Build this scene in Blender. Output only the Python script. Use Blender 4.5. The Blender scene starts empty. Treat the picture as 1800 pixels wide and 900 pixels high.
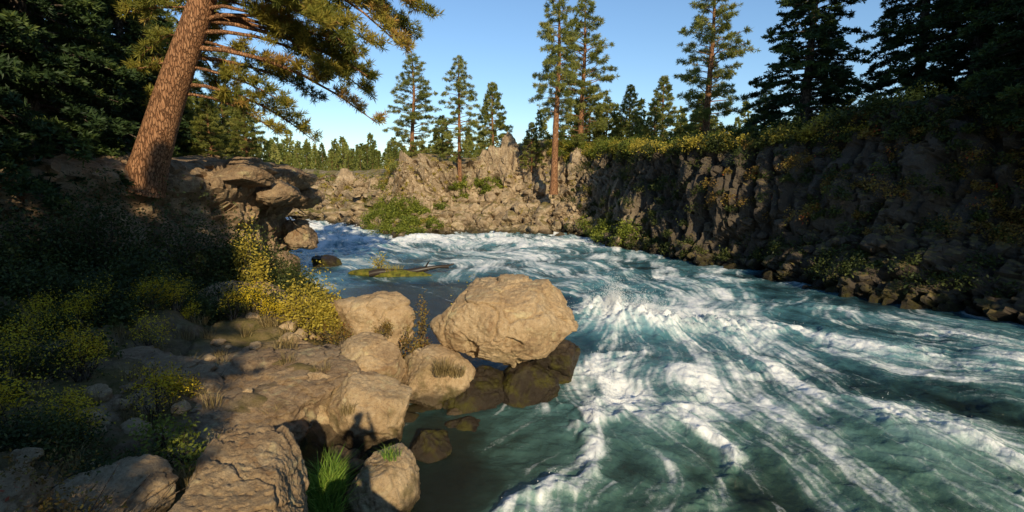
import bpy, math, random
import numpy as np
from mathutils import Vector, Matrix

SC = bpy.context.scene
SC.view_settings.view_transform = 'Standard'
SC.view_settings.look = 'None'
SC.view_settings.exposure = 0
R = np.random.RandomState

# ------------------------------------------------------------------ noise
_perm = R(7).permutation(256); _perm = np.concatenate([_perm, _perm, _perm])
_g = R(8).randn(256, 3); _g /= np.linalg.norm(_g, axis=1)[:, None]
def perlin(p):
    pi = np.floor(p).astype(np.int64); f = p - pi; u = f*f*f*(f*(f*6-15)+10)
    X, Y, Z = (pi[:, 0] & 255), (pi[:, 1] & 255), (pi[:, 2] & 255)
    def gr(i, j, k):
        h = _perm[_perm[_perm[(X+i) & 255]+((Y+j) & 255)]+((Z+k) & 255)]
        g = _g[h]
        return g[:, 0]*(f[:, 0]-i)+g[:, 1]*(f[:, 1]-j)+g[:, 2]*(f[:, 2]-k)
    def L(a, b, t): return a+(b-a)*t
    x00 = L(gr(0,0,0), gr(1,0,0), u[:, 0]); x10 = L(gr(0,1,0), gr(1,1,0), u[:, 0])
    x01 = L(gr(0,0,1), gr(1,0,1), u[:, 0]); x11 = L(gr(0,1,1), gr(1,1,1), u[:, 0])
    return L(L(x00, x10, u[:, 1]), L(x01, x11, u[:, 1]), u[:, 2])*1.6
def fbm(p, o=4, gain=.5, ridged=False):
    p = np.asarray(p, float); s = np.zeros(len(p)); a = 1.0
    for i in range(o):
        n = perlin(p*(2.03**i)+i*17.3)
        if ridged: n = 1-2*np.abs(n)
        s += a*n; a *= gain
    return s
def worley(p, seed=0):
    p = np.asarray(p, float); pi = np.floor(p).astype(np.int64)
    jit = R(seed+50).rand(256, 4)
    f1 = np.full(len(p), 9.); f2 = np.full(len(p), 9.); val = np.zeros(len(p))
    for i in (-1, 0, 1):
        for j in (-1, 0, 1):
            for k in (-1, 0, 1):
                c = pi+np.array([i, j, k])
                h = _perm[_perm[_perm[c[:, 0] & 255]+(c[:, 1] & 255)]+(c[:, 2] & 255)]
                q = c+jit[h, :3]
                d = np.sqrt(((q-p)**2).sum(1))
                m = d < f1
                f2 = np.where(m, f1, np.minimum(f2, d))
                val = np.where(m, jit[h, 3], val)
                f1 = np.where(m, d, f1)
    return f1, f2, val
def sstep(a, b, x):
    t = np.clip((x-a)/(b-a), 0, 1); return t*t*(3-2*t)

# ------------------------------------------------------------------ mesh building
class MB:
    def __init__(s): s.v = []; s.f3 = []; s.f4 = []; s.m3 = []; s.m4 = []; s.t = []; s.n = 0
    def add(s, v, f, m=0, tint=.5):
        v = np.asarray(v, np.float32).reshape(-1, 3); f = np.asarray(f, np.int64)
        if f.shape[1] == 3: s.f3.append(f+s.n); s.m3.append(np.full(len(f), m, np.int32))
        else: s.f4.append(f+s.n); s.m4.append(np.full(len(f), m, np.int32))
        s.v.append(v); s.t.append(np.broadcast_to(np.asarray(tint, np.float32), (len(v),)).copy()); s.n += len(v)
    def mesh(s, name, mats, smooth=True):
        v = np.concatenate(s.v); t = np.concatenate(s.t)
        f3 = np.concatenate(s.f3) if s.f3 else np.zeros((0, 3), np.int64)
        f4 = np.concatenate(s.f4) if s.f4 else np.zeros((0, 4), np.int64)
        mi = np.concatenate(s.m3+s.m4)
        return raw_mesh(name, v, f3, f4, mi, mats, smooth, {'tint': t})
def raw_mesh(name, v, f3, f4, mi, mats, smooth, attrs):
    me = bpy.data.meshes.new(name)
    me.vertices.add(len(v)); me.vertices.foreach_set('co', np.ascontiguousarray(v, np.float32).ravel())
    li = np.concatenate([f3.ravel(), f4.ravel()]).astype(np.int32)
    me.loops.add(len(li)); me.loops.foreach_set('vertex_index', li)
    st = np.concatenate([np.arange(len(f3))*3, len(f3)*3+np.arange(len(f4))*4]).astype(np.int32)
    me.polygons.add(len(st)); me.polygons.foreach_set('loop_start', st)
    me.update(calc_edges=True)
    if mi is not None: me.polygons.foreach_set('material_index', np.asarray(mi, np.int32))
    me.polygons.foreach_set('use_smooth', np.full(len(st), smooth))
    for k, a in attrs.items():
        at = me.attributes.new(k, 'FLOAT', 'POINT'); at.data.foreach_set('value', np.ascontiguousarray(a, np.float32))
    for m in mats: me.materials.append(m)
    me.update()
    return me
def obj(name, me, loc=(0, 0, 0), rot=(0, 0, 0), scale=(1, 1, 1)):
    o = bpy.data.objects.new(name, me); SC.collection.objects.link(o)
    o.location = loc; o.rotation_euler = rot; o.scale = scale
    return o
def grid_faces(nu, nv):
    i = np.arange(nu-1)[:, None]*nv+np.arange(nv-1)[None, :]
    i = i.ravel(); return np.stack([i, i+nv, i+nv+1, i+1], 1)

def tube(mb, pts, rad, sides=6, m=0, tint=.5):
    pts = np.asarray(pts, float); n = len(pts)
    d = np.gradient(pts, axis=0); d /= np.linalg.norm(d, axis=1)[:, None]+1e-9
    ref = np.where(np.abs(d[:, 2:3]) > .9, [[1., 0, 0]], [[0., 0, 1]])
    a = np.cross(d, ref); a /= np.linalg.norm(a, axis=1)[:, None]+1e-9; b = np.cross(d, a)
    th = np.arange(sides)/sides*2*math.pi
    v = pts[:, None]+np.asarray(rad)[:, None, None]*(a[:, None]*np.cos(th)[None, :, None]+b[:, None]*np.sin(th)[None, :, None])
    i = np.arange(n-1)[:, None]*sides; j = np.arange(sides)[None]
    f = np.stack([i+j, i+(j+1) % sides, i+sides+(j+1) % sides, i+sides+j], -1).reshape(-1, 4)
    mb.add(v.reshape(-1, 3), f, m, tint)

def needles(mb, c, d, L, w, k, rs, spread=.9, m=1, tint=None, flat=1.0):
    n = len(c)
    c = np.repeat(c, k, 0); dd = np.repeat(d, k, 0)
    r = rs.randn(n*k, 3); r /= np.linalg.norm(r, axis=1)[:, None]
    r[:, 2] *= flat
    dd = dd*(1-spread*.5)+r*spread; dd /= np.linalg.norm(dd, axis=1)[:, None]
    L = np.repeat(L, k)*rs.uniform(.7, 1.1, n*k)
    side = np.cross(dd, rs.randn(n*k, 3)); side /= np.linalg.norm(side, axis=1)[:, None]+1e-9
    mid = c+dd*L[:, None]*.45
    v = np.stack([c, mid+side*w, c+dd*L[:, None], mid-side*w], 1)
    f = np.arange(n*k*4).reshape(-1, 4)
    t = np.repeat(tint if tint is not None else rs.rand(n), k)+rs.uniform(-.12, .12, n*k)
    mb.add(v.reshape(-1, 3), f, m, np.repeat(t, 4))

# ------------------------------------------------------------------ materials
def newmat(name):
    m = bpy.data.materials.new(name); m.use_nodes = True
    nt = m.node_tree; nt.nodes.clear(); return m, nt
def ramp(nt, fac, stops, interp='LINEAR'):
    n = nt.nodes.new('ShaderNodeValToRGB'); n.color_ramp.interpolation = interp
    e = n.color_ramp.elements
    while len(e) < len(stops): e.new(.5)
    for i, (p, c) in enumerate(stops):
        e[i].position = p; e[i].color = (*c, 1) if len(c) == 3 else c
    nt.links.new(fac, n.inputs[0]); return n.outputs[0]
def noise(nt, vec, scale, detail=6, rough=.6, dist=0):
    n = nt.nodes.new('ShaderNodeTexNoise'); n.inputs['Scale'].default_value = scale
    n.inputs['Detail'].default_value = detail; n.inputs['Roughness'].default_value = rough
    n.inputs['Distortion'].default_value = dist
    if vec is not None: nt.links.new(vec, n.inputs['Vector'])
    return n.outputs[0]
def mixc(nt, fac, a, b, mode='MIX'):
    n = nt.nodes.new('ShaderNodeMix'); n.data_type = 'RGBA'; n.blend_type = mode
    for s, v in ((0, fac), (6, a), (7, b)):
        if isinstance(v, (int, float)): n.inputs[s].default_value = v
        elif isinstance(v, tuple): n.inputs[s].default_value = (*v, 1)
        else: nt.links.new(v, n.inputs[s])
    return n.outputs[2]
def mth(nt, op, a, b=0., clamp=False):
    n = nt.nodes.new('ShaderNodeMath'); n.operation = op; n.use_clamp = clamp
    for s, v in ((0, a), (1, b)):
        if isinstance(v, (int, float)): n.inputs[s].default_value = v
        else: nt.links.new(v, n.inputs[s])
    return n.outputs[0]
def mrange(nt, v, a, b, c=0., d=1.):
    n = nt.nodes.new('ShaderNodeMapRange'); n.interpolation_type = 'SMOOTHSTEP'
    nt.links.new(v, n.inputs[0])
    for i, x in enumerate((a, b, c, d)): n.inputs[i+1].default_value = x
    return n.outputs[0]
def finish(nt, col, rough=.9, bumpsrc=None, bstr=.5, bdist=.05, spec=.3):
    b = nt.nodes.new('ShaderNodeBsdfPrincipled'); o = nt.nodes.new('ShaderNodeOutputMaterial')
    if isinstance(col, tuple): b.inputs['Base Color'].default_value = (*col, 1)
    else: nt.links.new(col, b.inputs['Base Color'])
    if isinstance(rough, (int, float)): b.inputs['Roughness'].default_value = rough
    else: nt.links.new(rough, b.inputs['Roughness'])
    b.inputs['Specular IOR Level'].default_value = spec
    if bumpsrc is not None:
        bp = nt.nodes.new('ShaderNodeBump'); bp.inputs['Strength'].default_value = bstr; bp.inputs['Distance'].default_value = bdist
        nt.links.new(bumpsrc, bp.inputs['Height']); nt.links.new(bp.outputs[0], b.inputs['Normal'])
    nt.links.new(b.outputs[0], o.inputs[0]); return b

def rock_mat(name, dark, mid, light, moss=.35, grass=False, wet=(.25, .6), bd=.05, sc=1., shadex=None, speck=.55):
    m, nt = newmat(name)
    g = nt.nodes.new('ShaderNodeNewGeometry'); P = g.outputs['Position']
    sep = nt.nodes.new('ShaderNodeSeparateXYZ'); nt.links.new(P, sep.inputs[0])
    sn = nt.nodes.new('ShaderNodeSeparateXYZ'); nt.links.new(g.outputs['Normal'], sn.inputs[0])
    n1 = noise(nt, P, .9*sc, 8, .65, .3); n2 = noise(nt, P, 9*sc, 10, .75); n3 = noise(nt, P, 42*sc, 6, .75)
    n4 = noise(nt, P, 2.3*sc, 6, .6, .8)
    f = mth(nt, 'ADD', mth(nt, 'MULTIPLY', n1, .5), mth(nt, 'MULTIPLY', n2, .5))
    c = ramp(nt, f, [(.36, dark), (.48, mid), (.60, light)])
    c = mixc(nt, mrange(nt, n3, .50, .66, 0., speck), c, tuple(x*.34 for x in mid), 'MIX')
    c = mixc(nt, mrange(nt, n4, .57, .68, 0., .5), c, tuple(min(1, x*1.15) for x in (light[0], light[0]*.88, light[2]*1.1)))
    c = mixc(nt, mrange(nt, noise(nt, P, 1.7*sc, 7, .7, 1.5), .56, .66, 0., .5), c, (.22, .11, .045))
    if shadex:
        c = mixc(nt, mth(nt, 'MULTIPLY', mrange(nt, sep.outputs[0], shadex[0], shadex[1]), .82), c, (.030, .028, .028))  # right cliff's shade painted into the base colour, deepening with world x
    low = mrange(nt, sep.outputs[2], wet[1]-.1, wet[1]+.8, 1., 0.)
    mo = mth(nt, 'MULTIPLY', mrange(nt, noise(nt, P, 1.6, 5, .7), .46, .62), low)
    mo = mth(nt, 'MULTIPLY', mo, moss*2, True)
    if grass:
        up = mrange(nt, sn.outputs[2], .55, .85)
        gg = mth(nt, 'MULTIPLY', up, mrange(nt, noise(nt, P, .5, 6, .7), .38, .55))
        gc = ramp(nt, noise(nt, P, 2.2, 6, .75), [(.3, (.06, .065, .015)), (.5, (.2, .155, .055)), (.7, (.36, .25, .12))])
        c = mixc(nt, gg, c, gc)
    zz = mth(nt, 'ADD', sep.outputs[2], mth(nt, 'MULTIPLY', mth(nt, 'SUBTRACT', n4, .5), .9))
    w = mrange(nt, zz, wet[0], wet[1], 1., 0.)
    c = mixc(nt, mth(nt, 'MULTIPLY', w, .82), c, (.016, .013, .009))
    c = mixc(nt, mo, c, (.07, .062, .012))
    rough = mrange(nt, w, 0., 1., .95, .3)
    h = mth(nt, 'ADD', mth(nt, 'MULTIPLY', n2, 1.), mth(nt, 'MULTIPLY', n3, .5))
    finish(nt, c, rough, h, 1., bd, .2); return m

def leaf_mat(name, stops, trans=.3):
    m, nt = newmat(name)
    a = nt.nodes.new('ShaderNodeAttribute'); a.attribute_name = 'tint'
    c = ramp(nt, a.outputs['Fac'], stops)
    oi = nt.nodes.new('ShaderNodeObjectInfo')
    c = mixc(nt, mth(nt, 'MULTIPLY', oi.outputs['Random'], .2), c, stops[0][1])
    b = nt.nodes.new('ShaderNodeBsdfPrincipled'); b.inputs['Roughness'].default_value = .6; b.inputs['Specular IOR Level'].default_value = .3
    t = nt.nodes.new('ShaderNodeBsdfTranslucent'); mx = nt.nodes.new('ShaderNodeMixShader'); mx.inputs[0].default_value = trans
    o = nt.nodes.new('ShaderNodeOutputMaterial')
    nt.links.new(c, b.inputs['Base Color']); nt.links.new(c, t.inputs[0])
    nt.links.new(b.outputs[0], mx.inputs[1]); nt.links.new(t.outputs[0], mx.inputs[2]); nt.links.new(mx.outputs[0], o.inputs[0])
    return m
def bark_mat(name, a, b_):
    m, nt = newmat(name)
    tc = nt.nodes.new('ShaderNodeTexCoord'); mp = nt.nodes.new('ShaderNodeMapping'); mp.inputs['Scale'].default_value = (9, 9, 2.2)
    nt.links.new(tc.outputs['Object'], mp.inputs[0])
    v = nt.nodes.new('ShaderNodeTexVoronoi'); v.feature = 'DISTANCE_TO_EDGE'; v.inputs['Scale'].default_value = 1.5
    nd = nt.nodes.new('ShaderNodeVectorMath'); nd.operation = 'ADD'
    nn = nt.nodes.new('ShaderNodeTexNoise'); nn.inputs['Scale'].default_value = 1.6; nn.inputs['Detail'].default_value = 6; nt.links.new(mp.outputs[0], nn.inputs['Vector'])
    nt.links.new(mp.outputs[0], nd.inputs[0]); nt.links.new(nn.outputs['Color'], nd.inputs[1]); nt.links.new(nd.outputs[0], v.inputs['Vector'])
    e = mrange(nt, v.outputs['Distance'], .0, .16)
    n = noise(nt, mp.outputs[0], 2, 7, .7)
    c = mixc(nt, mrange(nt, n, .35, .65), a, b_); c = mixc(nt, e, tuple(x*.4 for x in a), c)
    finish(nt, c, .9, mth(nt, 'ADD', e, n), .8, .04, .15); return m

M_rock = rock_mat('boulder_rock', (.28, .18, .10), (.52, .36, .20), (.64, .48, .29), bd=.07)
M_wet = rock_mat('splashed_rock', (.06, .045, .03), (.12, .085, .055), (.20, .145, .09), wet=(.65, 1.3), moss=.5)
M_ledge = rock_mat('ledge_rock', (.20, .13, .075), (.42, .285, .165), (.56, .41, .25), moss=.15, bd=.10)
M_cliff = rock_mat('basalt', (.14, .105, .07), (.37, .275, .175), (.56, .43, .285), grass=True, bd=.12, sc=.55, moss=.3, shadex=(6, 11))
M_rim = rock_mat('lava_rock', (.12, .08, .05), (.30, .205, .125), (.44, .32, .195), bd=.08, sc=.7, moss=.3)
M_soil = rock_mat('rocky_ground', (.10, .07, .04), (.26, .18, .105), (.40, .29, .18), grass=True, moss=.3, bd=.09)
M_bark = bark_mat('pine_bark', (.27, .125, .06), (.45, .24, .125))
M_barkd = bark_mat('fir_bark', (.10, .075, .055), (.17, .13, .10))
M_pine = leaf_mat('pine_needles', [(0, (.09, .11, .022)), (.5, (.26, .28, .06)), (1, (.42, .39, .11))], .4)
M_pineg = leaf_mat('golden_pine_needles', [(0, (.08, .10, .018)), (.45, (.27, .26, .038)), (.8, (.50, .38, .065)), (1, (.56, .31, .09))], .4)
M_fir = leaf_mat('fir_needles', [(0, (.018, .038, .014)), (.6, (.045, .08, .024)), (1, (.13, .17, .035))], .25)
M_green = leaf_mat('green_leaves', [(0, (.06, .09, .016)), (.5, (.22, .26, .035)), (1, (.40, .41, .06))], .35)
M_gold = leaf_mat('golden_leaves', [(0, (.14, .13, .02)), (.5, (.48, .38, .05)), (1, (.68, .52, .09))], .35)
M_dark = leaf_mat('dark_leaves', [(0, (.02, .03, .01)), (.5, (.06, .08, .018)), (1, (.15, .16, .035))])
M_red = leaf_mat('autumn_leaves', [(0, (.10, .08, .02)), (.45, (.28, .16, .04)), (.8, (.3, .25, .045)), (1, (.45, .08, .03))])
M_yel = leaf_mat('rabbitbrush_flowers', [(0, (.35, .25, .012)), (.5, (.68, .48, .02)), (1, (.78, .6, .04))])
M_grass = leaf_mat('grass_blades', [(0, (.06, .12, .018)), (.5, (.17, .30, .035)), (1, (.36, .44, .08))], .35)
M_dry = leaf_mat('dry_grass', [(0, (.12, .09, .03)), (.5, (.30, .22, .09)), (1, (.46, .35, .17))])
M_twig = bark_mat('twig_bark', (.12, .09, .06), (.2, .16, .12))

# ------------------------------------------------------------------ right / far bank
CP = np.array([
 [30, -22, 1, 0, 8, 4, .5, .3], [27, -4, 1, .05, 8, 4, .5, .3],
 [22, 9, .96, .2, 8.2, 4.5, .5, .35], [18.2, 17, .93, .37, 8.6, 6.5, .55, .4],
 [15.4, 22.4, .9, .43, 8.6, 5.2, .5, .35], [12.9, 28.6, .87, .5, 7.7, 2.4, .35, .12],
 [10.8, 34, .84, .55, 7.3, 1.8, .3, .1], [8.8, 39.5, .75, .66, 7.3, 2.6, .4, .15],
 [7.2, 43.5, .6, .8, 8.0, 5.5, .5, .25], [4.8, 47, .35, .94, 8.8, 10, .62, .42],
 [0, 49.4, .12, 1, 9.0, 11, .7, .36], [-5.4, 48.5, .0, 1, 7.0, 11.5, .72, .38],
 [-9.5, 46, -.05, 1, 7.4, 11, .72, .26], [-12.5, 49.5, -.1, 1, 6.8, 9, .6, .25], [-15.6, 54, -.12, 1, 5.6, 16, .5, .5],
 [-24.8, 65.5, -.16, 1, 5.8, 15, .4, .5], [-34, 74, -.25, 1, 6.2, 15, .4, .5],
 [-50, 88, -.4, 1, 7, 14, .5, .5], [-85, 108, -.5, 1, 7, 14, .5, .5], [-150, 130, -.5, 1, 7, 14, .5, .5]])
def catmull(cp, n_per):
    out = []
    for i in range(len(cp)-1):
        p0 = cp[max(i-1, 0)]; p1 = cp[i]; p2 = cp[i+1]; p3 = cp[min(i+2, len(cp)-1)]
        L = np.linalg.norm((p2-p1)[:2]); n = max(2, int(L*n_per(0.5*(p1+p2))))
        t = (np.arange(n)/n)[:, None]
        out.append(.5*((2*p1)+(-p0+p2)*t+(2*p0-5*p1+4*p2-p3)*t*t+(-p0+3*p1-3*p2+p3)*t**3))
    out.append(cp[-1:]); return np.concatenate(out)
def sweep(cp, nper, nface, inland, amp=1., seed=0, bulge=0., zfar=11., layered=0.):
    c = catmull(cp, nper); nu = len(c)
    D = c[:, 2:4]/np.linalg.norm(c[:, 2:4], axis=1)[:, None]
    H, S, to, th = c[:, 4], c[:, 5], c[:, 6], c[:, 7]
    vf = np.linspace(0, 1, nface)
    cols_o = [-3*np.ones(nu), -1.2*np.ones(nu)]; cols_z = [-2.5*np.ones(nu), -1.0*np.ones(nu)]
    tsp = .40
    for v in vf:
        if v < tsp: o = v/tsp*to*S; z = v/tsp*th*H-.15*(1-v/tsp)
        else:
            w = (v-tsp)/(1-tsp); o = (to+(1-to)*w**1.7)*S; z = (th+(1-th)*(1-(1-w)**1.2))*H
        cols_o.append(o-bulge*np.exp(-((v-.88)/.12)**2)); cols_z.append(z)
    for d in inland:
        k = sstep(0, 160, d)
        cols_o.append(S+d); cols_z.append(H*(1-k)+k*zfar+.25*min(d, 4)*(1-k))
    O = np.stack(cols_o, 1); Z = np.stack(cols_z, 1); nv = O.shape[1]
    P = np.zeros((nu, nv, 3)); P[..., 0] = c[:, None, 0]+D[:, None, 0]*O; P[..., 1] = c[:, None, 1]+D[:, None, 1]*O; P[..., 2] = Z
    p = P.reshape(-1, 3); base = p.copy()
    nf = np.arange(nv); face = np.where(nf < 2, .3, 1.0); far = np.ones(nv)
    fi = nf-(2+nface); far[fi >= 0] = np.clip(1-(fi[fi >= 0]+1)/4., .12, 1)
    A = np.broadcast_to((face*far)[None], (nu, nv)).ravel()*amp
    q = base+np.stack([fbm(base*.3+9, 2), fbm(base*.3+31, 2), fbm(base*.3+77, 2)], 1)*.4
    zs = .13 if not layered else .5
    f1, f2, val = worley(q*np.array([.85, .85, zs])+seed, seed)
    g1, g2, val2 = worley(q*np.array([1.6, 1.6, .36])+seed+5, seed+3)
    k1, k2, val3 = worley(q*np.array([3.2, 3.2, 1.8])+seed+5, seed+6)
    crack = 1-sstep(0, .10, f2-f1); crack2 = 1-sstep(0, .1, g2-g1)
    big = fbm(base*.16+seed, 3)
    disp = A*(big*1.0+(val-.5)*1.1+(val2-.5)*.65+(val3-.5)*.22-crack*.35-crack2*.2+fbm(base*3, 2)*.05)
    if layered:
        l1, l2, lv = worley(q*np.array([.35, .35, 1.6])+3, seed+9)
        disp += A*(lv-.5)*layered
    Dn = np.repeat(D, nv, 0)
    dirv = np.stack([-Dn[:, 0]*.9, -Dn[:, 1]*.9, np.full(len(p), .35)], 1)
    p = p+dirv*disp[:, None]
    pz = np.zeros((nu, nv)); pz[:, 2+nface:] = 1
    p[:, 2] += pz.ravel()*fbm(base*.12+40, 3)*.35
    return p.reshape(nu, nv, 3), D
def np_right(c):
    return 6.5 if 14 < c[1] < 60 and c[0] > -17 else (2.6 if -60 < c[0] and c[1] > 5 else .7)
inl = [.25, .6, 1, 1.6, 2.4, 3.5, 5, 7, 10, 14, 20, 28, 40, 60, 90, 130, 180, 260, 420]
NF = 115
PR, DR = sweep(CP, np_right, NF, inl, seed=3)
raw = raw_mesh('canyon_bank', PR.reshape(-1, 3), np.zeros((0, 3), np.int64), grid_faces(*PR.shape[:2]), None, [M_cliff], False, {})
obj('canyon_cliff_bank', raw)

# ------------------------------------------------------------------ left cliff
CL = np.array([
 [-90, 92, -.5, -.9, 6, 2, .4, .2], [-60, 84, -.5, -.9, 6, 2, .4, .2], [-34, 66, -.7, -.7, 6, 2, .4, .2], [-21, 44, -.85, -.5, 6, 2, .4, .2], [-14.6, 32.5, -.95, -.3, 6, 1.8, .4, .2],
 [-12.0, 28.3, -1, .0, 5.7, 1.4, .4, .15], [-11.3, 25, -1, .1, 5.6, 1.5, .4, .18], [-11.2, 21.5, -.9, .4, 5.5, 1.5, .4, .25],
 [-12.4, 18, -.75, .66, 5.6, 1.5, .4, .35], [-14.2, 15.4, -.5, .86, 5.7, 1.6, .4, .4], [-18, 13.6, -.2, 1, 5.9, 1.6, .4, .4],
 [-25, 12.5, -.1, 1, 6.1, 2, .4, .4], [-45, 11, 0, 1, 6.2, 2, .4, .4]])
PL, DL = sweep(CL, lambda c: 6.0 if c[0] > -19 and c[1] < 34 else 1.5, 75, [.3, .8, 1.5, 2.5], amp=.6, seed=11, bulge=.75, layered=1.3)
raw = raw_mesh('left_cliff', PL.reshape(-1, 3), np.zeros((0, 3), np.int64), grid_faces(*PL.shape[:2]), None, [M_rim], False, {})
obj('lava_cliff', raw)
gx, gy = np.meshgrid(np.linspace(-130, -11, 160), np.linspace(11, 95, 120), indexing='ij')
pl = np.stack([gx.ravel(), gy.ravel(), np.zeros(gx.size)], 1)
poly = CL[:, :2]+CL[:, 2:4]*2.6; poly = np.concatenate([poly, [[-130, 13]], [[-130, 92]]])
def inpoly(x, y, poly):
    c = np.zeros(len(x), bool); j = len(poly)-1
    for i in range(len(poly)):
        xi, yi = poly[i]; xj, yj = poly[j]
        m = ((yi > y) != (yj > y)) & (x < (xj-xi)*(y-yi)/(yj-yi+1e-9)+xi); c ^= m; j = i
    return c
pl[:, 2] = 5.8+fbm(pl*.15, 4)*.5+.15
ff = grid_faces(160, 120); ins = inpoly(pl[:, 0], pl[:, 1], poly)
ff = ff[ins[ff].all(1)]
obj('plateau_ground', raw_mesh('plateau', pl, np.zeros((0, 3), np.int64), ff, None, [M_soil], True, {}))

# ------------------------------------------------------------------ left foreground ground
G = np.array([
 (0,0,3.35),(-2,0,3.3),(-1,1.6,3.0),(0,-4,3.8),(-5,-4,3.9),(1.3,1.2,2.2),(2.8,2,0),(4,0,-1),(4,-6,0),(6,-10,-1.5),(2,-10,3.5),(-8,-10,4.2),(-16,-8,4.6),
 (-.6,3.4,1.4),(.8,3.8,-.6),(-2.6,4.6,1.0),(-1.4,5.2,0),(-.9,7,-1.2),(-2.1,7,.1),(-2.6,6.4,.45),(-3,8,.25),(-4.4,5.5,1.3),(-5.2,7,1.1),(-6,5,1.9),(-7.5,8,1.7),(-5,9,1.25),(-4.6,10,1.15),
 (-5.5,11.3,1.1),(-4,12,.8),(-2,11.5,.1),(-.6,11.6,-.1),(1.3,11.6,-.9),(3,12,-2),(.5,14,-1.3),(-1.5,14,-1.3),(-2.6,15,-1.2),(-3.3,13.5,.1),(-4.6,15.2,.1),(-4,17,-1.2),(-6.5,15,1.0),(-7,13,1.4),(-7.5,17,1.2),
 (-8,20,.4),(-6.2,19,-1),(-10,22,.6),(-8.6,23.5,-1),(-10,26,-1.2),(-6,24,-2),(-9,12,1.9),(-12,13,2.4),(-12,9,2.7),(-8,3,2.9),(-5,1.5,3.0),(-15,8,3.3),(-20,8,3.8),(-16,14,2.4),(-24,12,3.5),
 (-12,2,3.4),(-20,0,4),(-1.5,8.6,-.8),(0,9.5,-1.6),(-1.7,9.6,-.1),(-.6,6,-1.5),(2,8,-2),(2,5,-2)])
def gh(x, y):
    x = np.atleast_1d(np.asarray(x, float)); y = np.atleast_1d(np.asarray(y, float))
    d2 = (x[:, None]-G[None, :, 0])**2+(y[:, None]-G[None, :, 1])**2+.05
    w = d2**-1.9; z = (w*G[None, :, 2]).sum(1)/w.sum(1)
    p = np.stack([x, y, np.zeros_like(x)], 1)
    f1, f2, val = worley(np.stack([x*.8, y*.8, z*.3], 1), 5)
    return z+(val-.5)*.3+fbm(p*.8, 4)*.13-(1-sstep(0, .1, f2-f1))*.1
nx, ny = 430, 400
gx, gy = np.meshgrid(np.linspace(-24, 5, nx), np.linspace(-12, 28, ny), indexing='ij')
X, Y = gx.ravel(), gy.ravel()
Z = np.concatenate([gh(X[i:i+20000], Y[i:i+20000]) for i in range(0, len(X), 20000)])
Z = Z+fbm(np.stack([X*3, Y*3, Z*0], 1), 3)*.045
gv = np.stack([X, Y, Z], 1)
obj('rocky_shore_ground', raw_mesh('shore', gv, np.zeros((0, 3), np.int64), grid_faces(nx, ny), None, [M_soil], True, {}))
gx, gy = np.meshgrid(np.linspace(-90, 7, 60), np.linspace(-90, -11.5, 50), indexing='ij')
pp = np.stack([gx.ravel(), gy.ravel(), np.zeros(gx.size)], 1); pp[:, 2] = 4.1+fbm(pp*.08, 3)*.5; pp[:, 2] -= 6*sstep(3, 6, pp[:, 0])
obj('forest_ground', raw_mesh('forest_floor', pp, np.zeros((0, 3), np.int64), grid_faces(60, 50), None, [M_soil], True, {}))
gx, gy = np.meshgrid(np.linspace(-90, -23.5, 40), np.linspace(-12, 14, 20), indexing='ij')
pp = np.stack([gx.ravel(), gy.ravel(), np.zeros(gx.size)], 1); pp[:, 2] = 4.0+fbm(pp*.1, 3)*.4
obj('hillside_ground', raw_mesh('hillside', pp, np.zeros((0, 3), np.int64), grid_faces(40, 20), None, [M_soil], True, {}))
b = 3000
obj('ground', raw_mesh('base', np.array([(-b, -b, -3.2), (b, -b, -3.2), (b, b, -3.2), (-b, b, -3.2)]), np.zeros((0, 3), np.int64), np.array([[0, 1, 2, 3]]), None, [M_soil], False, {}))

# ------------------------------------------------------------------ boulders
_ico = {}
def ico(sub):
    if sub not in _ico:
        import bmesh
        bm = bmesh.new(); bmesh.ops.create_icosphere(bm, subdivisions=sub, radius=1)
        v = np.array([x.co[:] for x in bm.verts]); f = np.array([[q.index for q in x.verts] for x in bm.faces]); bm.free(); _ico[sub] = (v, f)
    return _ico[sub]
def rock(c, s, seed, sub=5, ncut=11, rz=0., cut=(.62, .9), tilt=0., rough=1., flat_top=None, col=0.):
    rs = R(seed); v, f = ico(sub); p = v.copy()
    nn = rs.randn(ncut, 3); nn /= np.linalg.norm(nn, axis=1)[:, None]; dd = rs.uniform(cut[0], cut[1], ncut)
    if flat_top is not None: nn[0] = (.05, -.05, 1); dd[0] = flat_top
    for n, d in zip(nn, dd):
        e = p@n-d; m = e > 0; p[m] -= (e[m]*.9)[:, None]*n
    p *= (1+fbm(p*1.1+seed*3.1, 2)*.09*rough)[:, None]
    sz = np.array(s, float); p = p*sz
    q = p/np.linalg.norm(p, axis=1)[:, None]
    ms = sz.min()
    r1 = fbm(p*(1.6/ms)+seed, 3, .5)*.03*ms*rough+fbm(p*9+seed, 4, .65)*.017*rough
    g1, g2, val = worley(p*1.3+seed+fbm(p*2, 2)[:, None]*.15, seed); r1 += (val-.5)*.14*rough*min(1, ms)-(1-sstep(0, .05, g2-g1))*.05*rough*min(1, ms)
    if sub >= 6:
        h1, h2, v2 = worley(p*4.5+seed, seed+1); r1 += (v2-.5)*.024*rough
        pit = fbm(p*18+seed, 2); r1 -= np.clip(pit-.2, 0, 1)*.05
    if col:
        a1, a2, av = worley(p*np.array([1.0, 1.0, .25])+seed, seed+2); b1, b2, bv = worley(p*np.array([2.2, 2.2, .9])+seed, seed+4)
        r1 += col*((av-.5)*1.3+(bv-.5)*.5-(1-sstep(0, .1, a2-a1))*.3)
    p = p+q*r1[:, None]
    cx, sx = math.cos(tilt), math.sin(tilt); p = p@np.array([[cx, 0, -sx], [0, 1, 0], [sx, 0, cx]])
    cz, sz_ = math.cos(rz), math.sin(rz); p = p@np.array([[cz, sz_, 0], [-sz_, cz, 0], [0, 0, 1]])
    return p+np.array(c), f
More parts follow.
